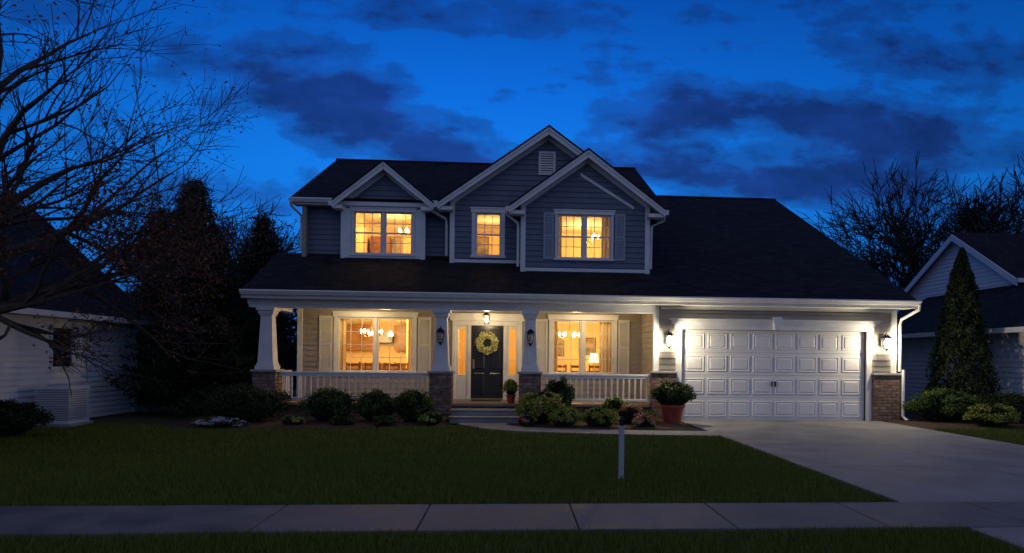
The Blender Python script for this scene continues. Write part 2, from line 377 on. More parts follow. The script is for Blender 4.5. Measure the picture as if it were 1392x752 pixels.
# ---- porch
dk=MB(); dk.box(-6.5,3.76,17.70,19.6,.36,.42,0)
for i in range(14): dk.box(-6.5,3.76,17.7+i*.135,17.704+i*.135,.42,.422,0)
dk.obj('porch_deck_boards',['deck'],H)
fd=MB(); fd.box(-6.4,3.7,17.8,19.5,0,.36); fd.obj('porch_foundation',['brick'],H)
br=MB(); cp=MB()
def pier(cx,cy,w,h):
    br.box(cx-w/2,cx+w/2,cy-w/2,cy+w/2,0,h); cp.box(cx-w/2-.04,cx+w/2+.04,cy-w/2-.04,cy+w/2+.04,h,h+.06)
def column(cx,cy):
    pier(cx,cy,.56,1.20)
    trim.box(cx-.235,cx+.235,cy-.235,cy+.235,1.26,1.36); trim.box(cx-.21,cx+.21,cy-.21,cy+.21,1.36,1.42)
    trim.taper(cx,cy,.38,.27,1.42,2.66); trim.box(cx-.165,cx+.165,cy-.165,cy+.165,2.62,2.67); trim.box(cx-.19,cx+.19,cy-.19,cy+.19,2.67,2.74); trim.box(cx-.225,cx+.225,cy-.225,cy+.225,2.74,2.82)
for cx in (-6.17,-1.81,.46): column(cx,17.76)
def rail(x0,x1,y):
    trim.box(x0,x1,y-.04,y+.04,1.16,1.21); trim.box(x0,x1,y-.025,y+.025,1.10,1.16); trim.box(x0,x1,y-.03,y+.03,.50,.56)
    n=int((x1-x0)/.155)
    for i in range(1,n): 
        x=x0+(x1-x0)*i/n; trim.box(x-.021,x+.021,y-.019,y+.019,.56,1.10)
rail(-5.89,-2.09,17.76); rail(.74,3.70,17.76)
trim.box(-6.21,-6.13,18.04,19.55,1.16,1.21); trim.box(-6.2,-6.14,18.04,19.55,.50,.56)
for i in range(12): trim.box(-6.19,-6.15,18.1+i*.12,18.14+i*.12,.56,1.16)
sp=MB()
sp.box(-1.5,.16,17.02,17.70,0,.28); sp.box(-1.5,.16,16.70,17.02,0,.14)
sp.box(-1.53,.19,17.0,17.70,.28,.31); sp.box(-1.53,.19,16.67,17.0,.14,.17)
sp.obj('porch_steps',['conc'],H,bevel=.01)
# ---- door surround
trim.box(-1.70,-1.60,19.53,19.66,.42,2.66); trim.box(.18,.28,19.53,19.66,.42,2.66)
trim.box(-1.76,.34,19.51,19.66,2.66,2.82); trim.box(-1.80,.38,19.48,19.66,2.82,2.87)
trim.box(-1.60,.18,19.56,19.66,2.53,2.66)
trim.box(-1.26,-1.17,19.55,19.66,.42,2.53); trim.box(-.25,-.16,19.55,19.66,.42,2.53)
for a,b_ in ((-1.60,-1.26),(-.16,.18)):
    trim.box(a,b_,19.60,19.66,.42,1.12); trim.box(a+.06,b_-.06,19.585,19.60,.52,1.02)
    trim.box(a,a+.07,19.60,19.66,1.12,2.53); trim.box(b_-.07,b_,19.60,19.66,1.12,2.53); trim.box(a+.07,b_-.07,19.60,19.66,2.44,2.53)
    for z in (1.55,2.0): trim.box(a+.07,b_-.07,19.62,19.64,z-.01,z+.01)
    glass.add([(a+.07,19.63,1.12),(b_-.07,19.63,1.12),(b_-.07,19.63,2.44),(a+.07,19.63,2.44)],[(0,1,2,3)])
d=MB(); d.box(-1.17,-.25,19.615,19.665,.45,2.53,0)
for c in (-.94,-.48):
    for z0,z1 in ((.58,1.18),(1.28,1.98),(2.08,2.42)):
        a,b_=c-.155,c+.155
        d.add([(a,19.615,z0),(b_,19.615,z0),(b_,19.615,z1),(a,19.615,z1),(a+.03,19.598,z0+.03),(b_-.03,19.598,z0+.03),(b_-.03,19.598,z1-.03),(a+.03,19.598,z1-.03)],
              [(0,1,5,4),(1,2,6,5),(2,3,7,6),(3,0,4,7),(4,5,6,7)],0)
d.box(-1.12,-1.07,19.58,19.615,1.30,1.56,1); d.tube([(-1.095,19.58,1.33),(-1.095,19.54,1.36),(-1.095,19.54,1.5),(-1.095,19.58,1.53)],[.012]*4,6,1)
d.box(-1.17,-.25,19.55,19.66,.42,.45,1)
d.obj('front_door',['door','brass'],H,bevel=.003)
mt=MB(); mt.box(-1.1,-.3,18.75,19.3,.424,.44); mt.obj('door_mat',['mulch'],H)

# ---- garage front
GD=(4.47,9.52,0,2.42)
FG=Face((0,17.8,0),(1,0,0),(0,-1,0))
siding(st,FG,.0,3.06,lambda z:(3.76,10.3),[GD])
backing(bk,3.76,10.3,17.8,17.92,0,3.3,[GD])
siding(st,Face((3.76,17.8,0),(0,1,0),(-1,0,0)),.42,3.0,lambda z:(0,1.8)); bk.box(3.76,3.86,17.92,19.6,0,3.3)
trim.box(3.71,3.85,17.74,17.90,1.31,3.03); trim.box(10.2,10.35,17.74,17.92,1.31,3.03)
for a,b_ in ((3.66,4.30),(9.68,10.42)):
    br.box(a,b_,17.66,17.95,0,1.25); cp.box(a-.03,b_+.03,17.62,17.98,1.25,1.31)
trim.box(4.31,4.47,17.75,17.95,0,2.42); trim.box(9.52,9.67,17.75,17.95,0,2.42)
trim.box(4.27,9.71,17.73,17.95,2.42,2.56); trim.box(4.22,9.76,17.70,17.8,2.56,2.61); trim.box(4.16,9.82,17.66,17.8,2.61,2.67); trim.box(4.12,9.86,17.63,17.8,2.67,2.70)
trim.prismY([(6.93,2.43),(7.07,2.43),(7.12,2.76),(6.88,2.76)],17.60,17.74)
trim.box(3.9,10.2,17.745,17.78,2.94,3.03)
br.obj('brick_piers',['brick'],H); cp.obj('pier_caps',['cap'],H,bevel=.008)
g=MB()
for r in range(4):
    z0=.02+r*.60; z1=z0+.594; g.box(4.47,9.52,17.87,17.91,z0,z1,0)
    for c in range(8):
        w=(5.05-.12)/8; a=4.47+.06+c*w+.05; b_=a+w-.10; c0=z0+.09; c1=z1-.09; y=17.87
        def ring(i): return [(a+i,c0+i),(b_-i,c0+i),(b_-i,c1-i),(a+i,c1-i)]
        vs=[];ys=[y,y-.016,y-.016,y-.004,y-.004,y-.018]; ins=[0,.008,.022,.032,.05,.075]
        for yy,i in zip(ys,ins): vs+= [(px,yy,pz) for px,pz in ring(i)]
        fs=[]
        for j in range(5):
            for q in range(4): fs.append((j*4+q,j*4+(q+1)%4,j*4+4+(q+1)%4,j*4+4+q))
        fs.append((20,21,22,23)); g.add(vs,fs,0)
g.box(4.47,9.52,17.85,17.93,0,.02,1)
for q in (6.93,7.03): g.box(q,q+.03,17.83,17.87,.93,1.05,1)
g.obj('garage_door',['gdoor','blackmetal'],H)
def spout(pts,r=.04):
    m_=MB(); m_.tube(pts,[r]*len(pts),8); m_.obj('downspout',['trim'],H,smooth=False)
spout([(10.72,17.32,3.12),(10.72,17.34,3.0),(10.42,17.66,2.75),(10.40,17.68,2.6),(10.40,17.68,1.36)])
spout([(10.46,17.60,1.4),(10.46,17.60,.15),(10.50,17.45,.06)])
spout([(-2.33,19.4,5.86),(-2.30,19.5,5.75),(-1.92,19.62,5.55),(-1.90,19.65,5.4),(-1.90,19.65,4.5)])
spout([(-.17,18.8,5.68),(-.16,18.9,5.55),(.12,19.0,5.35),(.13,19.0,5.2),(.13,19.0,4.15)])
spout([(-6.2,19.50,5.92),(-6.2,19.6,5.8),(-6.02,19.9,5.6),(-6.02,19.9,4.6)])
spout([(4.25,18.9,5.68),(4.2,18.95,5.5),(3.88,19.0,5.35),(3.86,19.0,4.15)])

# ---- rooms
def mkroom(x0,x1,y0,y1,z0,z1):
    room.add([(x0,y1,z0),(x1,y1,z0),(x1,y1,z1),(x0,y1,z1)],[(0,1,2,3)],0)
    room.add([(x0,y0,z0),(x0,y1,z0),(x0,y1,z1),(x0,y0,z1)],[(0,1,2,3)],0)
    room.add([(x1,y0,z0),(x1,y1,z0),(x1,y1,z1),(x1,y0,z1)],[(0,1,2,3)],0)
    room.add([(x0,y0,z1),(x1,y0,z1),(x1,y1,z1),(x0,y1,z1)],[(0,1,2,3)],1)
    room.add([(x0,y0,z0),(x1,y0,z0),(x1,y1,z0),(x0,y1,z0)],[(0,1,2,3)],2)
    room.box(x0,x1,y1-.06,y1-.002,z1-.1,z1-.002,1)
def plight(x,y,z,w,c=(1,.62,.22),r=.08,name='room_lamp_light'):
    l=bpy.data.lights.new(name,'POINT'); l.energy=w; l.color=c; l.shadow_soft_size=r
    o=bpy.data.objects.new(name,l); o.location=(x,y,z); S.collection.objects.link(o); o.parent=H; return o
mkroom(-5.8,-1.75,19.73,24.2,.42,2.92); mkroom(.35,3.7,19.73,23.6,.42,2.92)
mkroom(-1.70,.30,19.73,23,.42,2.92)
mkroom(-4.72,-2.65,19.81,23,3.9,6.0); mkroom(-1.65,.14,19.61,22.6,3.9,5.86); mkroom(.35,3.66,19.06,22.6,3.8,5.76)
plight(-3.9,21.4,2.45,150); plight(-3.0,23.3,2.5,70); plight(2.0,21.3,2.4,145); plight(-.7,21.3,2.5,60)
plight(-3.7,21.6,5.5,70); plight(-.7,21.2,5.4,45); plight(2.2,21.0,5.2,95)
def curtain(x0,x1,y,z0,z1):
    n=int((x1-x0)/.02)+2; vs=[];fs=[]
    for i in range(n):
        x=x0+(x1-x0)*i/(n-1); yy=y+.03*math.sin(i*1.1)+.01*math.sin(i*.37)
        vs+=[(x,yy,z0),(x,yy*1,z1)]
    for i in range(n-1): fs.append((2*i,2*i+2,2*i+3,2*i+1))
    furn.add(vs,fs,2)
for a,b_,y,z0,z1 in ((-4.98,-4.72,19.85,.6,2.8),(-2.98,-2.72,19.85,.6,2.8),(1.1,1.32,19.85,.6,2.8),(2.55,2.96,19.85,.6,2.8),(1.95,2.1,19.9,.6,2.8),(2.5,2.76,19.2,4,5.7),(1.18,1.36,19.2,4,5.7)): curtain(a,b_,y,z0,z1)
def chand(x,y,z,r=.3,n=6):
    furn.tube([(x,y,z+.6),(x,y,z-.05)],[.012,.02],6,3)
    for i in range(n):
        a=2*math.pi*i/n; px,py=x+r*math.cos(a),y+r*math.sin(a)
        furn.tube([(x,y,z-.03),(x+(px-x)*.5,y+(py-y)*.5,z-.1),(px,py,z)],[.01,.01,.01],5,3)
        furn.lathe(px,py,[(.012,z),(.014,z+.03),(.03,z+.05),(.034,z+.09),(.012,z+.14)],8,4)
chand(-4.25,21.0,2.30); chand(1.75,20.9,2.28); chand(-3.3,21.2,5.4,.2,5); chand(2.35,20.6,5.25,.22,5)
def chair(x,y,z,s=1):
    furn.box(x-.22,x+.22,y-.22,y+.22,z+.43,z+.48,0)
    for a in (-.2,.2):
        for c in (-.2,.2): furn.box(x+a-.02,x+a+.02,y+c-.02,y+c+.02,z,z+.43,0)
        furn.box(x+a-.02,x+a+.02,y+s*.2-.02,y+s*.2+.02,z+.48,z+1.02,0)
    for q in (.62,.76,.92): furn.box(x-.2,x+.2,y+s*.2-.012,y+s*.2+.012,z+q,z+q+.07,0)
def table(x0,x1,y0,y1,z):
    furn.box(x0,x1,y0,y1,z+.72,z+.77,0)
    for a in (x0+.06,x1-.12):
        for c in (y0+.06,y1-.12): furn.box(a,a+.06,c,c+.06,z,z+.72,0)
table(-4.9,-3.2,20.6,21.5,.42)
for x in (-4.6,-4.05,-3.5): chair(x,20.4,.42,-1); chair(x,21.7,.42,1)
table(1.1,2.7,20.6,21.4,.42)
for x in (1.4,1.95,2.5): chair(x,20.4,.42,-1)
for i in range(5):
    x=-5.7+i*.55
    if i==2: continue
    furn.box(x,x+.53,23.8,24.15,1.85,2.70,1); furn.box(x+.06,x+.47,23.785,23.8,1.92,2.63,1)
furn.box(-4.62,-4.1,23.7,24.15,2.1,2.3,6); furn.prismY([(-4.62,2.1),(-4.1,2.1),(-4.25,2.45),(-4.47,2.45)],23.8,24.15,6)
furn.box(-5.7,-3.0,23.55,24.15,.42,1.32,1); furn.box(-5.72,-2.98,23.5,24.15,1.32,1.36,5)
furn.box(-2.9,-2.1,23.4,24.15,.42,2.2,6)
furn.box(-3.42,-3.30,22.4,24.1,.42,2.92,5)
for x in (-4.6,-4.0): furn.tube([(x,22.8,2.92),(x,22.8,2.45)],[.008,.008],5,3); furn.lathe(x,22.8,[(.09,2.3),(.08,2.38),(.03,2.45)],10,4)
def pic(x0,x1,z0,z1,y): furn.box(x0,x1,y-.03,y-.003,z0,z1,0); furn.box(x0+.04,x1-.04,y-.036,y-.03,z0+.04,z1-.04,7)
pic(1.2,1.8,1.7,2.4,23.6); pic(2.3,2.9,1.75,2.35,23.6); pic(-1.4,-.9,1.5,2.2,23.0); pic(-.6,-.2,1.6,2.2,23.0)
pic(-4.2,-3.7,5.0,5.6,23); pic(-1.2,-.8,5.0,5.6,22.6)
furn.lathe(2.75,22.9,[(.06,1.2),(.05,1.22),(.02,1.5)],10,3); furn.lathe(2.75,22.9,[(.17,1.5),(.11,1.8)],14,8)
furn.box(2.4,3.2,22.6,23.2,.42,1.2,0)
furn.lathe(-2.6,22.9,[(.15,1.7),(.10,1.95)],14,8); furn.box(-2.95,-2.2,22.6,23.2,.42,1.3,0)
furn.box(.45,1.0,22.5,23.5,.42,2.4,1)
furn.lathe(3.2,21.9,[(.15,4.75),(.1,5.0)],14,8); furn.box(.4,1.3,22.0,22.55,3.8,5.2,1)
furn.box(-4.6,-4.0,22.4,22.95,3.9,5.5,0)
def blind(x0,x1,y,zt,zb):
    z=zt
    while z>zb: furn.add([(x0,y-.012,z-.008),(x1,y-.012,z-.008),(x1,y+.012,z+.008),(x0,y+.012,z+.008)],[(0,1,2,3)],9); z-=.028
blind(-4.46,-3.74,19.83,5.7,5.3); blind(-3.62,-2.9,19.83,5.7,5.02); blind(-1.04,-.38,19.63,5.7,5.12); blind(1.26,1.92,19.1,5.6,5.35); blind(2.02,2.68,19.1,5.6,5.3)
furn.obj('interior_furniture',['wood','cab','curt','brass','glow','rceil','grey','pic','shade','blind'],H)
room.obj('interior_rooms',['rwall','rceil','wood'],H)
trim.obj('white_trim',['trim'],H,bevel=.004)
sb.obj('upper_siding',['siding'],H); st.obj('lower_siding',['taupe'],H); bk.obj('wall_core',['taupe'],H); glass.obj('window_panes',['glass'],H)

# ---- lanterns
def lantern(name,x,y,z,lit,watt=0):
    m_=MB(); s=.075
    m_.box(x-.06,x+.06,y+.16,y+.19,z-.10,z+.14,0)
    m_.tube([(x,y+.17,z+.05),(x,y+.10,z+.20),(x,y,z+.24),(x,y,z+.19)],[.012]*4,6,0)
    m_.taper(x,y,.20,.05,z+.12,z+.20,0); m_.box(x-.10,x+.10,y-.10,y+.10,z+.105,z+.12,0)
    for a in (-1,1):
        for b_ in (-1,1): m_.tube([(x+a*s*.7,y+b_*s*.7,z-.16),(x+a*s*1.15,y+b_*s*1.15,z+.105)],[.006,.006],4,0)
    m_.taper(x,y,.13,.13,z-.18,z-.16,0); m_.lathe(x,y,[(.012,z-.24),(.03,z-.2),(.04,z-.18)],8,0)
    m_.lathe(x,y,[(.012,z-.16),(.03,z-.12),(.055,z-.06),(.058,z+.03),(.015,z+.09)],10,1)
    o=m_.obj(name,['blackmetal','glowg' if lit else 'cap'])
    if lit:
        l=bpy.data.lights.new('bulb','POINT'); l.energy=watt; l.color=(1,.84,.58); l.shadow_soft_size=.06
        q=bpy.data.objects.new('bulb',l); q.location=(x,y-.10,z-.06); S.collection.objects.link(q); q.parent=o
    return o
lantern('wall_lantern',4.07,17.50,2.13,True,105); lantern('wall_lantern',9.93,17.50,2.13,True,105)
lantern('wall_lantern',-1.81,17.40,2.15,False); lantern('wall_lantern',.46,17.40,2.15,False)
m_=MB(); x,y,z=-.70,18.6,2.68
m_.tube([(x,y,2.97),(x,y,z+.14)],[.008,.008],5,0); m_.lathe(x,y,[(.06,2.955),(.06,2.97)],12,0)
m_.taper(x,y,.22,.05,z+.08,z+.15,0)
for a in (-1,1):
    for b_ in (-1,1): m_.tube([(x+a*.06,y+b_*.06,z-.14),(x+a*.09,y+b_*.09,z+.08)],[.008,.008],4,0)
m_.taper(x,y,.14,.14,z-.16,z-.14,0); m_.lathe(x,y,[(.015,z-.12),(.03,z-.05),(.012,z+.03)],8,1)
o=m_.obj('hanging_lantern',['blackmetal','glow'])
l=bpy.data.lights.new('bulb','POINT'); l.energy=70; l.color=(1,.74,.42); l.shadow_soft_size=.05
q=bpy.data.objects.new('bulb',l); q.location=(x,y,z-.05); S.collection.objects.link(q); q.parent=o
for xx in (-4.1,2.2):
    c=MB(); c.lathe(xx,18.6,[(.08,2.955),(.08,2.964)],16,0); c.obj('recessed_light',['glow'],H)
    plight(xx,18.6,2.90,36,(1,.72,.38),.06,'porch_light')

P=[]
for i in range(2600):
    a=random.uniform(0,2*math.pi); b_=random.uniform(0,2*math.pi); r=.10*math.sqrt(random.random())*(1+.18*math.sin(7*a))
    rr=.225+r*math.cos(b_); P.append((-.71+rr*math.cos(a),19.52+r*math.sin(b_)*.6,2.03+rr*math.sin(a)))
P=np.array(P); V,Fc=leafgeo(P,.032); npmesh('wreath',V,Fc,['floww'])

# ---------------------------------------------------------------- neighbours
N1=empty('neighbour_house')
n=MB(); r_=MB(); tr_=MB(); gl_=MB()
siding(n,Face((-10.6,8,0),(0,1,0),(1,0,0)),0,2.7,lambda z:(0,12),[(8.5,9.2,1.3,2.2)],step=.13)
siding(n,Face((-10.6,20,0),(-1,0,0),(0,1,0)),0,2.7,lambda z:(0,6)); 
tr_.box(-10.72,-10.61,8,19.95,0,2.7); tr_.box(-16.4,-10.7,19.9,19.99,0,2.7)
tr_.box(-10.62,-10.55,19.9,20.05,0,2.7)
gl_.box(-10.62,-10.585,16.5,17.2,1.3,2.2); tr_.box(-10.6,-10.55,16.42,16.5,1.25,2.25); tr_.box(-10.6,-10.55,17.2,17.28,1.25,2.25); tr_.box(-10.6,-10.55,16.42,17.28,2.2,2.28); tr_.box(-10.6,-10.54,16.42,17.28,1.22,1.3)
r_.prismY([(-10.2,2.55),(-13.6,5.7),(-17,2.55),(-17,2.47),(-13.6,5.6),(-10.2,2.47)],7.6,20.4)
tr_.box(-10.25,-10.12,7.6,20.4,2.42,2.55); tr_.prismY([(-10.6,2.7),(-13.6,5.5),(-16.6,2.7)],19.8,19.95)
n.obj('siding',['nsid'],N1); r_.obj('roof',['roofx'],N1); tr_.obj('trim',['nsid'],N1); gl_.obj('window',['dglass'],N1)
a=empty('air_conditioner'); c=MB(); X0,Y0=-9.95,15.9
c.box(X0-.42,X0+.42,Y0-.42,Y0+.42,0,.08,1); c.box(X0-.36,X0+.36,Y0-.36,Y0+.36,.08,.14,0); c.box(X0-.36,X0+.36,Y0-.36,Y0+.36,.82,.88,0); c.box(X0-.32,X0+.32,Y0-.32,Y0+.32,.14,.82,1)
for i in range(13): c.box(X0-.36,X0+.36,Y0-.36,Y0+.36,.16+i*.051,.175+i*.051,0)
c.lathe(X0,Y0,[(.28,.88),(.28,.91),(.05,.93)],16,1); o=c.obj('casing',['nsid','grey'],a)

N2=empty('neighbour_house')
n=MB(); r_=MB(); tr_=MB(); gl_=MB()
siding(n,Face((17,25,0),(0,1,0),(-1,0,0)),0,4.6,lambda z:(-3,3.2)); siding(n,Face((17,25,0),(0,1,0),(-1,0,0)),4.6,6.35,lambda z:(-3+(z-4.6)*1.62,3.2-(z-4.6)*1.7))
siding(n,Face((17,22,0),(1,0,0),(0,-1,0)),0,4.6,lambda z:(0,9))
tr_.box(17.01,26,22.01,28.2,0,4.6); tr_.prismX([(22,4.6),(28.2,4.6),(25,6.4)],17.02,17.1)
tr_.box(16.95,17.02,21.94,22.06,0,4.6)
r_.prismX([(21.6,4.45),(25,6.6),(28.6,4.45),(28.6,4.35),(25,6.5),(21.6,4.35)],16.75,27)
tr_.prismX([(21.6,4.42),(25,6.52),(28.6,4.42),(28.6,4.2),(25,6.28),(21.6,4.2)],16.70,16.76)
tr_.box(16.7,27,21.48,21.6,4.3,4.44)
siding(n,Face((14.2,14,0),(0,1,0),(-1,0,0)),0,2.65,lambda z:(0,12.5))
tr_.box(14.21,22,14.02,26.5,0,2.65)
siding(n,Face((14.2,14,0),(1,0,0),(0,-1,0)),0,2.65,lambda z:(0,8))
r_.prismY([(13.8,2.6),(17.4,4.5),(21,2.6),(21,2.5),(17.4,4.4),(13.8,2.5)],13.6,26.9)
tr_.box(13.68,13.8,13.6,26.9,2.46,2.6)
n.obj('siding',['nsid'],N2); r_.obj('roof',['roofx'],N2); tr_.obj('trim',['nsid'],N2)

# ---------------------------------------------------------------- ground
def sheet(name,pts,z,mk):
    me=bpy.data.meshes.new(name); me.from_pydata([(x,y,z) for x,y in pts],[],[tuple(range(len(pts)))]); me.materials.append(M[mk])
    o=bpy.data.objects.new(name,me); S.collection.objects.link(o); return o
sheet('ground',[(-500,-500),(500,-500),(500,700),(-500,700)],-.02,'soil')
b=MB(); b.box(-60,60,-4.5,3.2,-.019,-.012); b.obj('road',['asph'])
b=MB(); b.box(-60,4.1,3.2,3.36,-.02,.12); b.box(10.4,60,3.2,3.36,-.02,.12); b.obj('kerb',['conc2'],bevel=.02)
b=MB()
ys=[7.43,10.0,12.6,15.2,17.9]
for y0,y1 in zip(ys[:-1],ys[1:]):
    for x0,x1 in ((4.40,7.15),(7.15,9.9)): b.box(x0+.008,x1-.008,y0+.008,y1-.008,-.02,.02)
b.box(4.406,7.144,3.37,6.28,-.02,.018); b.box(7.156,9.9,3.37,6.28,-.02,.018)
for s,x0 in ((-1,4.40),(1,9.906)):
    b.add([(x0,5.0,.018),(x0,3.37,.018),(x0+s*.8,3.37,.018)],[(0,1,2)])
b.obj('driveway',['conc'],bevel=.006)
b=MB(); x=-2.36-1.5*22
while x<40: b.box(x+.007,x+1.493,6.29,7.42,-.02,.024); x+=1.5
b.obj('sidewalk',['conc2'],bevel=.008)
pc=[(-.67,17.0),(-.62,16.3),(-.25,15.65),(.6,15.15),(1.7,14.85),(3.0,14.62),(4.39,14.5)]
def catm(p,n=6):
    o=[]; q=[p[0]]+p+[p[-1]]
    for i in range(1,len(q)-2):
        for k in range(n):
            t=k/n; a,b_,c,d_=[Vector(w) for w in q[i-1:i+3]]
            o.append(.5*((2*b_)+(c-a)*t+(2*a-5*b_+4*c-d_)*t*t+(3*b_-a-3*c+d_)*t**3))
    o.append(Vector(p[-1])); return o
pp=catm(pc); Lf=[];Rt=[]
for i,p in enumerate(pp):
    d_=(pp[min(i+1,len(pp)-1)]-pp[max(i-1,0)]).normalized(); nrm=Vector((-d_.y,d_.x)); w=.45 if i>8 else .45+.3*(1-i/8)
    Lf.append(p+nrm*w); Rt.append(p-nrm*w)
b=MB()
for i in range(len(pp)-1):
    q=[Rt[i],Rt[i+1],Lf[i+1],Lf[i]]
    b.add([(v.x,v.y,.026) for v in q]+[(v.x,v.y,-.02) for v in q],[(0,1,2,3),(4,5,1,0),(7,6,2,3)])
b.obj('garden_path',['conc'])
def bed(name,outline):
    c=Vector((sum(p[0] for p in outline)/len(outline),sum(p[1] for p in outline)/len(outline)))
    vs=[];fs=[]; n_=len(outline); R_=8
    for k in range(R_+1):
        t=k/R_
        for i,p in enumerate(outline):
            q=c+(Vector(p)-c)*(1-t*.98); z=-.015+.075*min(1,t*5)+.02*mnoise.noise(Vector((q.x*3,q.y*3,0)))
            vs.append((q.x,q.y,z if k else -.015))
    for k in range(R_):
        for i in range(n_): fs.append((k*n_+i,k*n_+(i+1)%n_,(k+1)*n_+(i+1)%n_,(k+1)*n_+i))
    m_=MB(); m_.add(vs,fs); return m_.obj(name,['mulch'],smooth=True)
bedL=[tuple(p) for p in catm([(-1.56,16.6),(-1.9,15.9),(-2.8,15.4),(-4.3,15.2),(-5.8,15.0),(-7.2,15.2),(-8.0,16.2),(-8.0,17.6)])]+[(-6.3,17.85),(-4,17.85),(-1.56,17.85)]
bed('mulch_bed',bedL)
bedR=[(.2,17.8),(.2,16.6)]+[(v.x,v.y+.02) for v in Lf[8:]]+[(4.3,17.5),(3.7,17.8)]
bed('mulch_bed',bedR)
bed('mulch_bed',[tuple(p) for p in catm([(9.98,17.6),(10.0,16.0),(11.2,15.5),(13.0,15.8),(13.9,17.0),(13.9,18.6),(10.6,18.6)])])

def lawn(name,regions):
    Ps=[]
    for x0,x1,y0,y1,den,test in regions:
        n_=int((x1-x0)*(y1-y0)*den); p=np.stack([rng.uniform(x0,x1,n_),rng.uniform(y0,y1,n_)],1)
        if test is not None: p=p[test(p)]
        Ps.append(p)
    P=np.concatenate(Ps); n_=len(P)
    a=rng.uniform(0,2*math.pi,n_); far=np.clip(P[:,1]/8,.8,2.0)
    w=.0045*far*rng.uniform(.7,1.3,n_); 
    patch=.5+.5*np.sin(P[:,0]*1.7+np.sin(P[:,1]*1.3)*2)*np.sin(P[:,1]*2.1+P[:,0]*.6)
    h=(.033+.028*patch)*rng.uniform(.5,1.6,n_); lean=rng.normal(0,.026,(n_,2))
    dx,dy=np.cos(a)*w,np.sin(a)*w; z0=np.full(n_,-.02)
    V=np.stack([np.stack([P[:,0]-dx,P[:,1]-dy,z0],1),np.stack([P[:,0]+dx,P[:,1]+dy,z0],1),np.stack([P[:,0]+lean[:,0],P[:,1]+lean[:,1],h],1)],1).reshape(-1,3)
    return npmesh(name,V,np.arange(n_*3).reshape(-1,3),['grass'])
bx=np.array([-14,-8.0,-7.2,-5.8,-4.3,-2.8,-1.9,-1.4,-.95,-.6,0,.6,1.7,3.0,4.4]); by=np.array([17.5,16.0,15.2,15.0,15.2,15.4,15.9,16.0,15.9,15.2,14.75,14.65,14.38,14.15,14.0])
tl=lambda p: p[:,1]<np.interp(p[:,0],bx,by)
lawn('lawn',[(-12,4.37,7.44,11,3200,None),(-14,4.37,11,17.5,1500,tl),(-7,4.37,5.2,6.27,4500,None),(9.93,14,7.44,15.6,1500,None),(11,20,5.0,6.2,1200,None)])

# ---------------------------------------------------------------- plants
def shrub(name,cx,cy,rx,ry,h,n_=5000,mk='leafb',size=.028,clumps=45,z0=.03,core=True,accent=None,acc=.1):
    d=unit(rng.normal(size=(clumps,3))); d[:,2]=np.abs(d[:,2])*1.0-.15
    sc=rng.uniform(.72,.95,(clumps,1)); C=d*sc
    idx=rng.integers(0,clumps,n_); p=C[idx]+unit(rng.normal(size=(n_,3)))*(rng.uniform(0,1,(n_,1))**.5)*.27
    P=np.stack([cx+p[:,0]*rx,cy+p[:,1]*ry,z0+h*(.38+p[:,2]*.52)],1); P=P[P[:,2]>.0]
    V,Fc=leafgeo(P,size)
    mi=np.zeros(len(Fc))
    if accent: mi[rng.uniform(size=len(Fc))<acc]=2
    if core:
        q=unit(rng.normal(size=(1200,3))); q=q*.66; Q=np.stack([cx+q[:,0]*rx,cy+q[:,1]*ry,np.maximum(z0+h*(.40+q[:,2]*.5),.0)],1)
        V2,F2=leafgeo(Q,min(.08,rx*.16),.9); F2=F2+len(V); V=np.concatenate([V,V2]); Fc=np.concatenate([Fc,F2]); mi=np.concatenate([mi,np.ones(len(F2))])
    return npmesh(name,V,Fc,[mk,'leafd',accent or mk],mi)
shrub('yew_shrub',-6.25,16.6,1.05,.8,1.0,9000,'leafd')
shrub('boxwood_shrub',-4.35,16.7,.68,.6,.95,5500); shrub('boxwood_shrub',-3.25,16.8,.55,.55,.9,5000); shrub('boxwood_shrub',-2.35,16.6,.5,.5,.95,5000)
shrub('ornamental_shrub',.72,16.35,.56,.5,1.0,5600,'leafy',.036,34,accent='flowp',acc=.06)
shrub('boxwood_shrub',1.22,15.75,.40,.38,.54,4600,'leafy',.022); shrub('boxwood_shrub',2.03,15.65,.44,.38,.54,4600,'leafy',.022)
shrub('porch_fern',1.2,17.35,.42,.3,1.30,4200,'leafb',.035,30)
shrub('flowering_perennial',2.85,16.3,.36,.3,.55,2200,'leafy',.034,20,accent='flowp',acc=.5); shrub('flowering_perennial',3.1,15.6,.3,.28,.36,2000,'leafy',.03,20,accent='flowp',acc=.5)
shrub('flowering_perennial',2.6,17.1,.4,.25,.7,2200,'leafy',.035,20); shrub('flowering_perennial',3.35,16.7,.25,.25,.4,1200,'leafy',.03,14)
shrub('flowering_perennial',.35,15.85,.24,.2,.30,1400,'leafy',.028,14,accent='flowp',acc=.5)
shrub('flowering_perennial',-1.85,16.1,.30,.26,.35,1500,'leafy',.028,16,accent='flow',acc=.1); shrub('flowering_perennial',-2.9,15.75,.28,.24,.28,1200,'leafb',.03,14)
shrub('flowering_perennial',-4.9,15.7,.26,.22,.28,1200,'leafy',.03,14,accent='flow',acc=.1); shrub('flowering_perennial',-3.8,15.75,.3,.22,.25,1200,'leafb',.03,14)
shrub('white_flower_bed',-6.3,15.3,.55,.22,.26,1600,'flow',.022,26,core=False); shrub('ground_cover',-6.3,15.35,.6,.26,.2,1500,'leafb',.03,26)
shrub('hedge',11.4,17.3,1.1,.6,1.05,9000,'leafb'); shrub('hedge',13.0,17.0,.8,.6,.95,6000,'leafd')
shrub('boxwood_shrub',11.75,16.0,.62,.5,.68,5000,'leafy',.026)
shrub('foundation_shrub',-9.6,13.6,.8,.6,.8,6000,'leafd'); shrub('foundation_shrub',-9.7,12.2,.8,.6,.8,5000,'leafd')
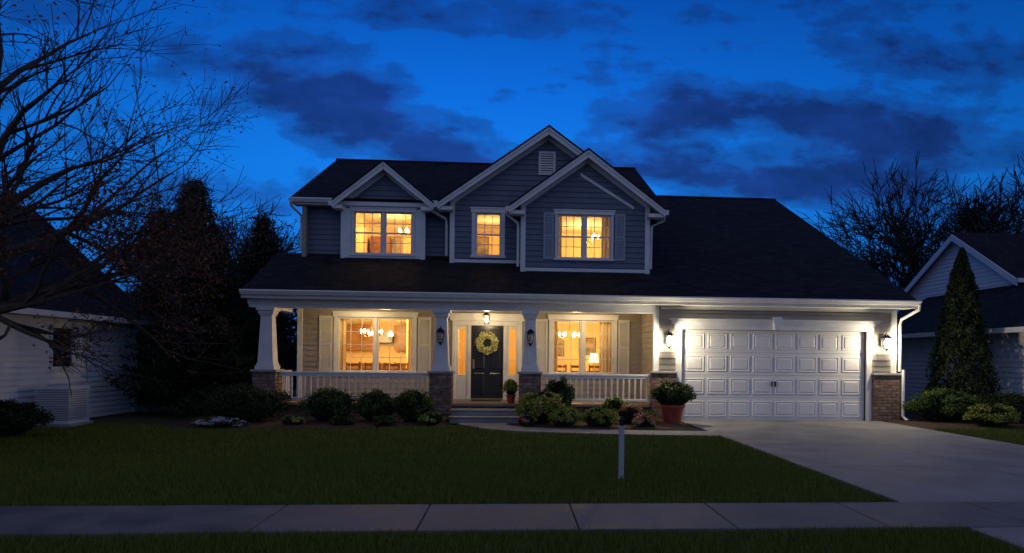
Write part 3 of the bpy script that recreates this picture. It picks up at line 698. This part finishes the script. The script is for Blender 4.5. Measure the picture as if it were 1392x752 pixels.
shrub('foundation_shrub',13.9,20.5,.7,1.2,1.2,4000,'leafd')
def potted(name,x,y,z,r,h,sr,sh,mk,n_=4500,size=.03):
    e=empty(name); m_=MB(); m_.lathe(x,y,[(r*.68,z),(r*.95,z+h*.85),(r*1.08,z+h*.86),(r*1.08,z+h),(r*.92,z+h),(r*.9,z+h*.9),(.01,z+h*.9)],24); m_.obj('pot',['pot'],e,smooth=False)
    s=shrub('foliage',x,y,sr,sr,sh,n_,mk,size,z0=z+h*.85); s.parent=e
potted('potted_shrub',3.98,16.7,.02,.29,.48,.55,.75,'leafb',6500,.026)
potted('potted_plant',-.02,18.0,.424,.13,.22,.20,.50,'leafy',1300,.035)

def cone_tree(name,cx,cy,h,r,n_,mk):
    e=empty(name); t_=rng.uniform(0,1,n_)**.8; a=rng.uniform(0,2*math.pi,n_)
    prof=np.minimum(1,(1-t_)*1.25)**.75*np.minimum(1,.55+t_*4)
    lump=1+.13*np.sin(a*5+t_*23)+.10*np.sin(a*9-t_*41); rad=r*prof*lump*rng.uniform(.72,1.03,n_)
    P=np.stack([cx+rad*np.cos(a),cy+rad*np.sin(a),.1+t_*h],1); V,Fc=leafgeo(P,.065,.4); npmesh('foliage',V,Fc,[mk],parent=e)
    m_=MB(); m_.tube([(cx,cy,0),(cx,cy,h*.9)],[.1,.02],8); m_.obj('trunk',['barkd'],e)
cone_tree('arborvitae',12.75,18.6,4.75,.82,16000,'leafd')
def spruce(name,cx,cy,h,r,nb,mk='needle'):
    e=empty(name); m_=MB(); m_.tube([(cx,cy,0),(cx,cy,h)],[.16*h/6,.01],8); P=[]
    for i in range(nb):
        t_=(i/nb)**.9; z=.25+t_*(h-.3); a=random.uniform(0,2*math.pi)
        L_=r*(1-t_)**.7*random.uniform(.5,1.18)*(1+.22*math.sin(a*3+t_*14))+.08; k=max(3,int(L_/.05)); pts=[]
        for j in range(k):
            s=j/(k-1); rr=L_*s; zz=z-.22*L_*s+.20*L_*s*s*1.2
            pts.append((cx+rr*math.cos(a),cy+rr*math.sin(a),zz))
            for q in range(6):
                w=.16*(1-s*.6); P.append((pts[-1][0]+random.gauss(0,w),pts[-1][1]+random.gauss(0,w),zz+random.gauss(-.03,.06)))
        m_.tube([pts[0],pts[k//2],pts[-1]],[.025,.015,.004],4)
    m_.obj('trunk',['barkd'],e); V,Fc=leafgeo(np.array(P),.09,.22); npmesh('foliage',V,Fc,[mk],parent=e)
spruce('spruce_tree',-8.75,19.4,6.4,1.8,520); 
spruce('spruce_tree',-11.9,24,6.6,2.1,420); spruce('spruce_tree',-9.6,27,7.0,1.9,420)

def grow(mb,p,d,L_,r,dep,maxd,tips,nch,up=.12,wig=.25,minr=.004,keep=None):
    if keep and not keep(p): return
    k=4 if dep<2 else 3; pts=[p.copy()]; rad=[r]; dirs=[]
    for j in range(k):
        d=(d+Vector((random.gauss(0,wig),random.gauss(0,wig),random.gauss(0,wig)+up))*.5).normalized()
        p=p+d*(L_/k); pts.append(p.copy()); rad.append(max(minr*.6,r*(1-.65*(j+1)/k))); dirs.append(d.copy())
    mb.tube([tuple(q) for q in pts],rad,7 if dep==0 else (5 if dep==1 else 3))
    if dep>=maxd: tips.append(pts[-1]); tips.append(pts[-2]); return
    for c in range(nch[dep]):
        t_=random.uniform(.25,1) if c else 1
        i=min(k-1,int(t_*k)); f=t_*k-i; q=pts[i].lerp(pts[min(i+1,k)],f)
        ax=Vector((random.gauss(0,1),random.gauss(0,1),random.gauss(0,1))).normalized()
        perp=dirs[i].cross(ax).normalized(); ang=random.uniform(.35,.95) if c else random.uniform(.05,.3)
        nd=(dirs[i]*math.cos(ang)+perp*math.sin(ang)).normalized()
        grow(mb,q,nd,L_*random.uniform(.5,.78),max(minr,r*(1-.6*t_)*.7),dep+1,maxd,tips,nch,up,wig,minr,keep)
T=empty('bare_tree'); m_=MB(); tips=[]
m_.tube([(-8.35,10.2,-.05),(-8.3,10.2,1.0),(-8.35,10.2,2.1),(-8.3,10.25,2.9)],[.30,.24,.21,.18],12)
limbs=[((-8.3,10.2,2.5),(.8,.0,.75),2.8,.15),((-8.3,10.2,2.8),(.45,.1,1),2.9,.15),((-8.3,10.2,2.9),(-.1,.1,1),2.9,.13),((-8.3,10.2,2.1),(1,.15,.32),2.3,.13),
       ((-8.3,10.2,1.9),(1,-.15,.22),2.0,.11),((-8.3,10.2,2.2),(1,.3,.15),2.0,.10),((-8.3,10.2,2.6),(.9,.5,.5),2.6,.12),((-8.3,10.2,2.4),(.8,-.4,.5),2.1,.10),((-8.3,10.2,2.7),(-.8,.2,.8),2.4,.1),((-8.3,10.2,2.6),(0,-.9,.8),2.2,.1)]
# lower skirt of the crown is limbed up and shorter than the top
crown=lambda p: p.x< (-5.1 if p.z<2.4 else (-4.7 if p.z<3.4 else -3.9)) and p.z>1.35
for s,d_,L_,r in limbs: grow(m_,Vector(s),Vector(d_).normalized(),L_,r,0,4,tips,[5,4,4,4],.06,.26,.0062,crown)
m_.obj('branches',['bark'],T)
lp=[]
for q in tips:
    lo=q.z<3.8
    if q.z<1.5: continue
    if (lo and random.random()<.75) or random.random()<.22:
        for _ in range(8 if lo else 4):
            lp.append((q.x+random.gauss(0,.09),q.y+random.gauss(0,.09),q.z+random.gauss(-.02,.08)))
V,Fc=leafgeo(np.array(lp),.026,.55); npmesh('foliage',V,Fc,['leafr'],parent=T)
def bgtree(x,y,h,spread=.5,nch=(5,5,4,4)):
    m_=MB(); tp=[]; m_.tube([(x,y,0),(x,y,h*.3)],[h*.025,h*.018],7)
    for i in range(6):
        a=i*1.26+random.random(); grow(m_,Vector((x,y,h*(.22+.03*i))),Vector((math.cos(a)*spread,math.sin(a)*spread,1)).normalized(),h*.33,h*.013,0,4,tp,list(nch),.1,.24,h*.0026)
    m_.obj('bare_tree',['barkd'])
bgtree(27.5,44,13.8,.9); bgtree(33.5,43,14.2,.9); bgtree(22.5,50,10.5,.7); bgtree(-16,40,10,.7); bgtree(-12.8,33,7.5,.6); bgtree(29,36,10,.8); bgtree(30.5,47,14.5,.9)
P=[]
for i in range(260):
    x=random.uniform(-75,75); y=random.uniform(50,68); hh=random.uniform(2.5,6.5)+(2.5 if x>15 else 0)
    w=random.uniform(1.5,3)
    k=np.array([x,y,hh*.5])+rng.normal(size=(160,3))*np.array([w*.6,w*.5,hh*.25]); P.append(k)
P=np.concatenate(P); P[:,2]=np.abs(P[:,2]); V,Fc=leafgeo(P,.34,.5); npmesh('distant_trees',V,Fc,['needle'])

e=MB(); x,y=1.47,9.05
e.box(x-.034,x+.034,y-.034,y+.034,-.02,.70,0); e.taper(x,y,.085,.085,.70,.715,0)
e.box(x-.03,x+.03,y-.03,y+.03,.715,.79,1); e.taper(x,y,.10,.03,.79,.84,1); e.box(x-.045,x+.045,y-.045,y+.045,-.02,.03,0)
e.obj('lawn_marker_post',['grey','blackmetal'],bevel=.004)

# ---------------------------------------------------------------- world
w=bpy.data.worlds.new('World'); S.world=w; w.use_nodes=True; t=w.node_tree; N=t.nodes; L=t.links
bg=N['Background']
def nd(ty,**k):
    n_=N.new(ty)
    for a,b_ in k.items(): setattr(n_,a,b_)
    return n_
def ma(op,a,b_=None,c=None):
    n_=nd('ShaderNodeMath',operation=op)
    for i,q in enumerate((a,b_,c)):
        if q is None: continue
        if isinstance(q,(int,float)): n_.inputs[i].default_value=q
        else: L.new(q,n_.inputs[i])
    return n_.outputs[0]
def ramp(f,els,interp='LINEAR'):
    r=nd('ShaderNodeValToRGB'); cr=r.color_ramp; cr.interpolation=interp
    while len(cr.elements)<len(els): cr.elements.new(.5)
    for i,(p,c) in enumerate(els): cr.elements[i].position=p; cr.elements[i].color=(*c,1)
    L.new(f,r.inputs['Fac']); return r.outputs['Color']
tc=nd('ShaderNodeTexCoord'); sx=nd('ShaderNodeSeparateXYZ'); L.new(tc.outputs['Generated'],sx.inputs[0]); X,Y,Z=sx.outputs
zp=ma('MAXIMUM',Z,0.0)
grad=ramp(zp,[(0,(.010,.16,.60)),(.12,(.008,.20,.76)),(.25,(.005,.20,.82)),(.36,(.003,.14,.68)),(.47,(.002,.08,.45)),(1,(.003,.035,.22))])
den=ma('ADD',zp,.20); cx=ma('DIVIDE',X,den); cy=ma('DIVIDE',Y,den)
cb=nd('ShaderNodeCombineXYZ'); L.new(ma('MULTIPLY',cx,.9),cb.inputs[0]); L.new(cy,cb.inputs[1]); cb.inputs[2].default_value=7.7
n1=nd('ShaderNodeTexNoise'); n1.inputs['Scale'].default_value=2.4; n1.inputs['Detail'].default_value=10; n1.inputs['Roughness'].default_value=.6; n1.inputs['Distortion'].default_value=.15; L.new(cb.outputs[0],n1.inputs['Vector'])
# large cloud banks placed by bearing (u) and elevation (v)
ay=ma('MAXIMUM',ma('ABSOLUTE',Y),.15); u=ma('DIVIDE',X,ay); v=ma('DIVIDE',zp,ay)
acc=None
for u0,v0,su,sv,rot,k in ((-.22,.35,.17,.06,.28,.36),(-.06,.285,.08,.02,.2,.20),(-.03,.50,.15,.035,0,.18),(.20,.34,.13,.045,-.2,.26),(.52,.35,.28,.055,.15,.34),(.40,.265,.24,.030,.1,.28),(.62,.46,.14,.025,.1,.18),(-.62,.46,.12,.06,0,.12),(-.02,.385,.03,.015,0,.16),(-.42,.22,.15,.03,0,.12),
    (-.05,.43,.10,.05,0,-.18),(-.40,.30,.10,.05,0,-.14),(.42,.215,.14,.016,.2,-.22),(.30,.44,.16,.035,0,-.14),(.05,.31,.07,.04,0,-.12),(-.12,.25,.10,.02,.2,-.18)):
    a_=ma('SUBTRACT',u,u0); b_=ma('SUBTRACT',v,v0)
    a2=ma('DIVIDE',a_,su); b2=ma('DIVIDE',ma('SUBTRACT',b_,ma('MULTIPLY',a_,-rot)),sv)
    g_=ma('EXPONENT',ma('MULTIPLY',ma('ADD',ma('MULTIPLY',a2,a2),ma('MULTIPLY',b2,b2)),-1))
    g_=ma('MULTIPLY',g_,k); acc=g_ if acc is None else ma('ADD',acc,g_)
n3=nd('ShaderNodeTexNoise'); n3.inputs['Scale'].default_value=9; n3.inputs['Detail'].default_value=10; n3.inputs['Roughness'].default_value=.6
c3=nd('ShaderNodeCombineXYZ'); L.new(u,c3.inputs[0]); L.new(ma('MULTIPLY',v,2.2),c3.inputs[1]); L.new(c3.outputs[0],n3.inputs['Vector'])
field=ma('ADD',ma('ADD',ma('MULTIPLY',n1.outputs['Fac'],.5),ma('MULTIPLY',n3.outputs['Fac'],.65)),ma('ADD',acc,-.075))
mask=ramp(field,[(.50,(0,0,0)),(.60,(.5,.5,.5)),(.77,(1,1,1))],'EASE')
ccol=ramp(zp,[(0,(.009,.045,.24)),(.2,(.009,.040,.23)),(.5,(.006,.026,.16)),(1,(.004,.016,.1))])
cs=nd('ShaderNodeMapRange'); cs.inputs[1].default_value=.35; cs.inputs[2].default_value=.65; cs.inputs[3].default_value=1.3; cs.inputs[4].default_value=.72; L.new(n3.outputs['Fac'],cs.inputs[0])
m5=nd('ShaderNodeVectorMath',operation='SCALE'); L.new(ccol,m5.inputs[0]); L.new(cs.outputs[0],m5.inputs['Scale'])
mx=nd('ShaderNodeMix',data_type='RGBA'); L.new(ma('MULTIPLY',mask,.92),mx.inputs[0]); L.new(grad,mx.inputs[6]); L.new(m5.outputs[0],mx.inputs[7])
dv=nd('ShaderNodeVectorMath',operation='DOT_PRODUCT'); L.new(tc.outputs['Generated'],dv.inputs[0]); dv.inputs[1].default_value=(-.04,.96,.27)
az=ramp(dv.outputs['Value'],[(0,(.40,.40,.40)),(.60,(.45,.45,.45)),(.84,(.72,.72,.72)),(.94,(.90,.90,.90)),(1,(1.08,1.08,1.08))])
m2=nd('ShaderNodeMix',data_type='RGBA',blend_type='MULTIPLY'); m2.inputs[0].default_value=1; L.new(mx.outputs[2],m2.inputs[6]); L.new(az,m2.inputs[7])
sky=nd('ShaderNodeTexSky'); sky.sky_type='NISHITA'; sky.sun_disc=False; sky.sun_elevation=R(-4); sky.sun_rotation=R(0)
m3=nd('ShaderNodeMix',data_type='RGBA',blend_type='ADD'); m3.inputs[0].default_value=.02; L.new(m2.outputs[2],m3.inputs[6]); L.new(sky.outputs[0],m3.inputs[7])
L.new(m3.outputs[2],bg.inputs['Color']); bg.inputs['Strength'].default_value=1
sl=bpy.data.lights.new('dusk_fill','SUN'); sl.energy=.42; sl.angle=R(120); sl.color=(.92,.90,1)  # added broad fill from the street side; the sun is already down
so=bpy.data.objects.new('dusk_fill',sl); so.rotation_euler=(R(46),0,R(2)); S.collection.objects.link(so)

# ---------------------------------------------------------------- camera
c=bpy.data.cameras.new('camera'); c.lens=24; c.sensor_width=36; c.clip_end=2000; c.shift_y=112/1392; c.shift_x=-65/1392
co=bpy.data.objects.new('camera',c); S.collection.objects.link(co); co.location=(0,0,1.6)
co.rotation_euler=(Matrix.Rotation(R(-4),3,'Z')@Matrix.Rotation(R(90),3,'X')@Matrix.Rotation(R(.6),3,'Z')).to_euler()
S.camera=co
S.view_settings.view_transform='Standard'; S.view_settings.look='None'; S.view_settings.exposure=0
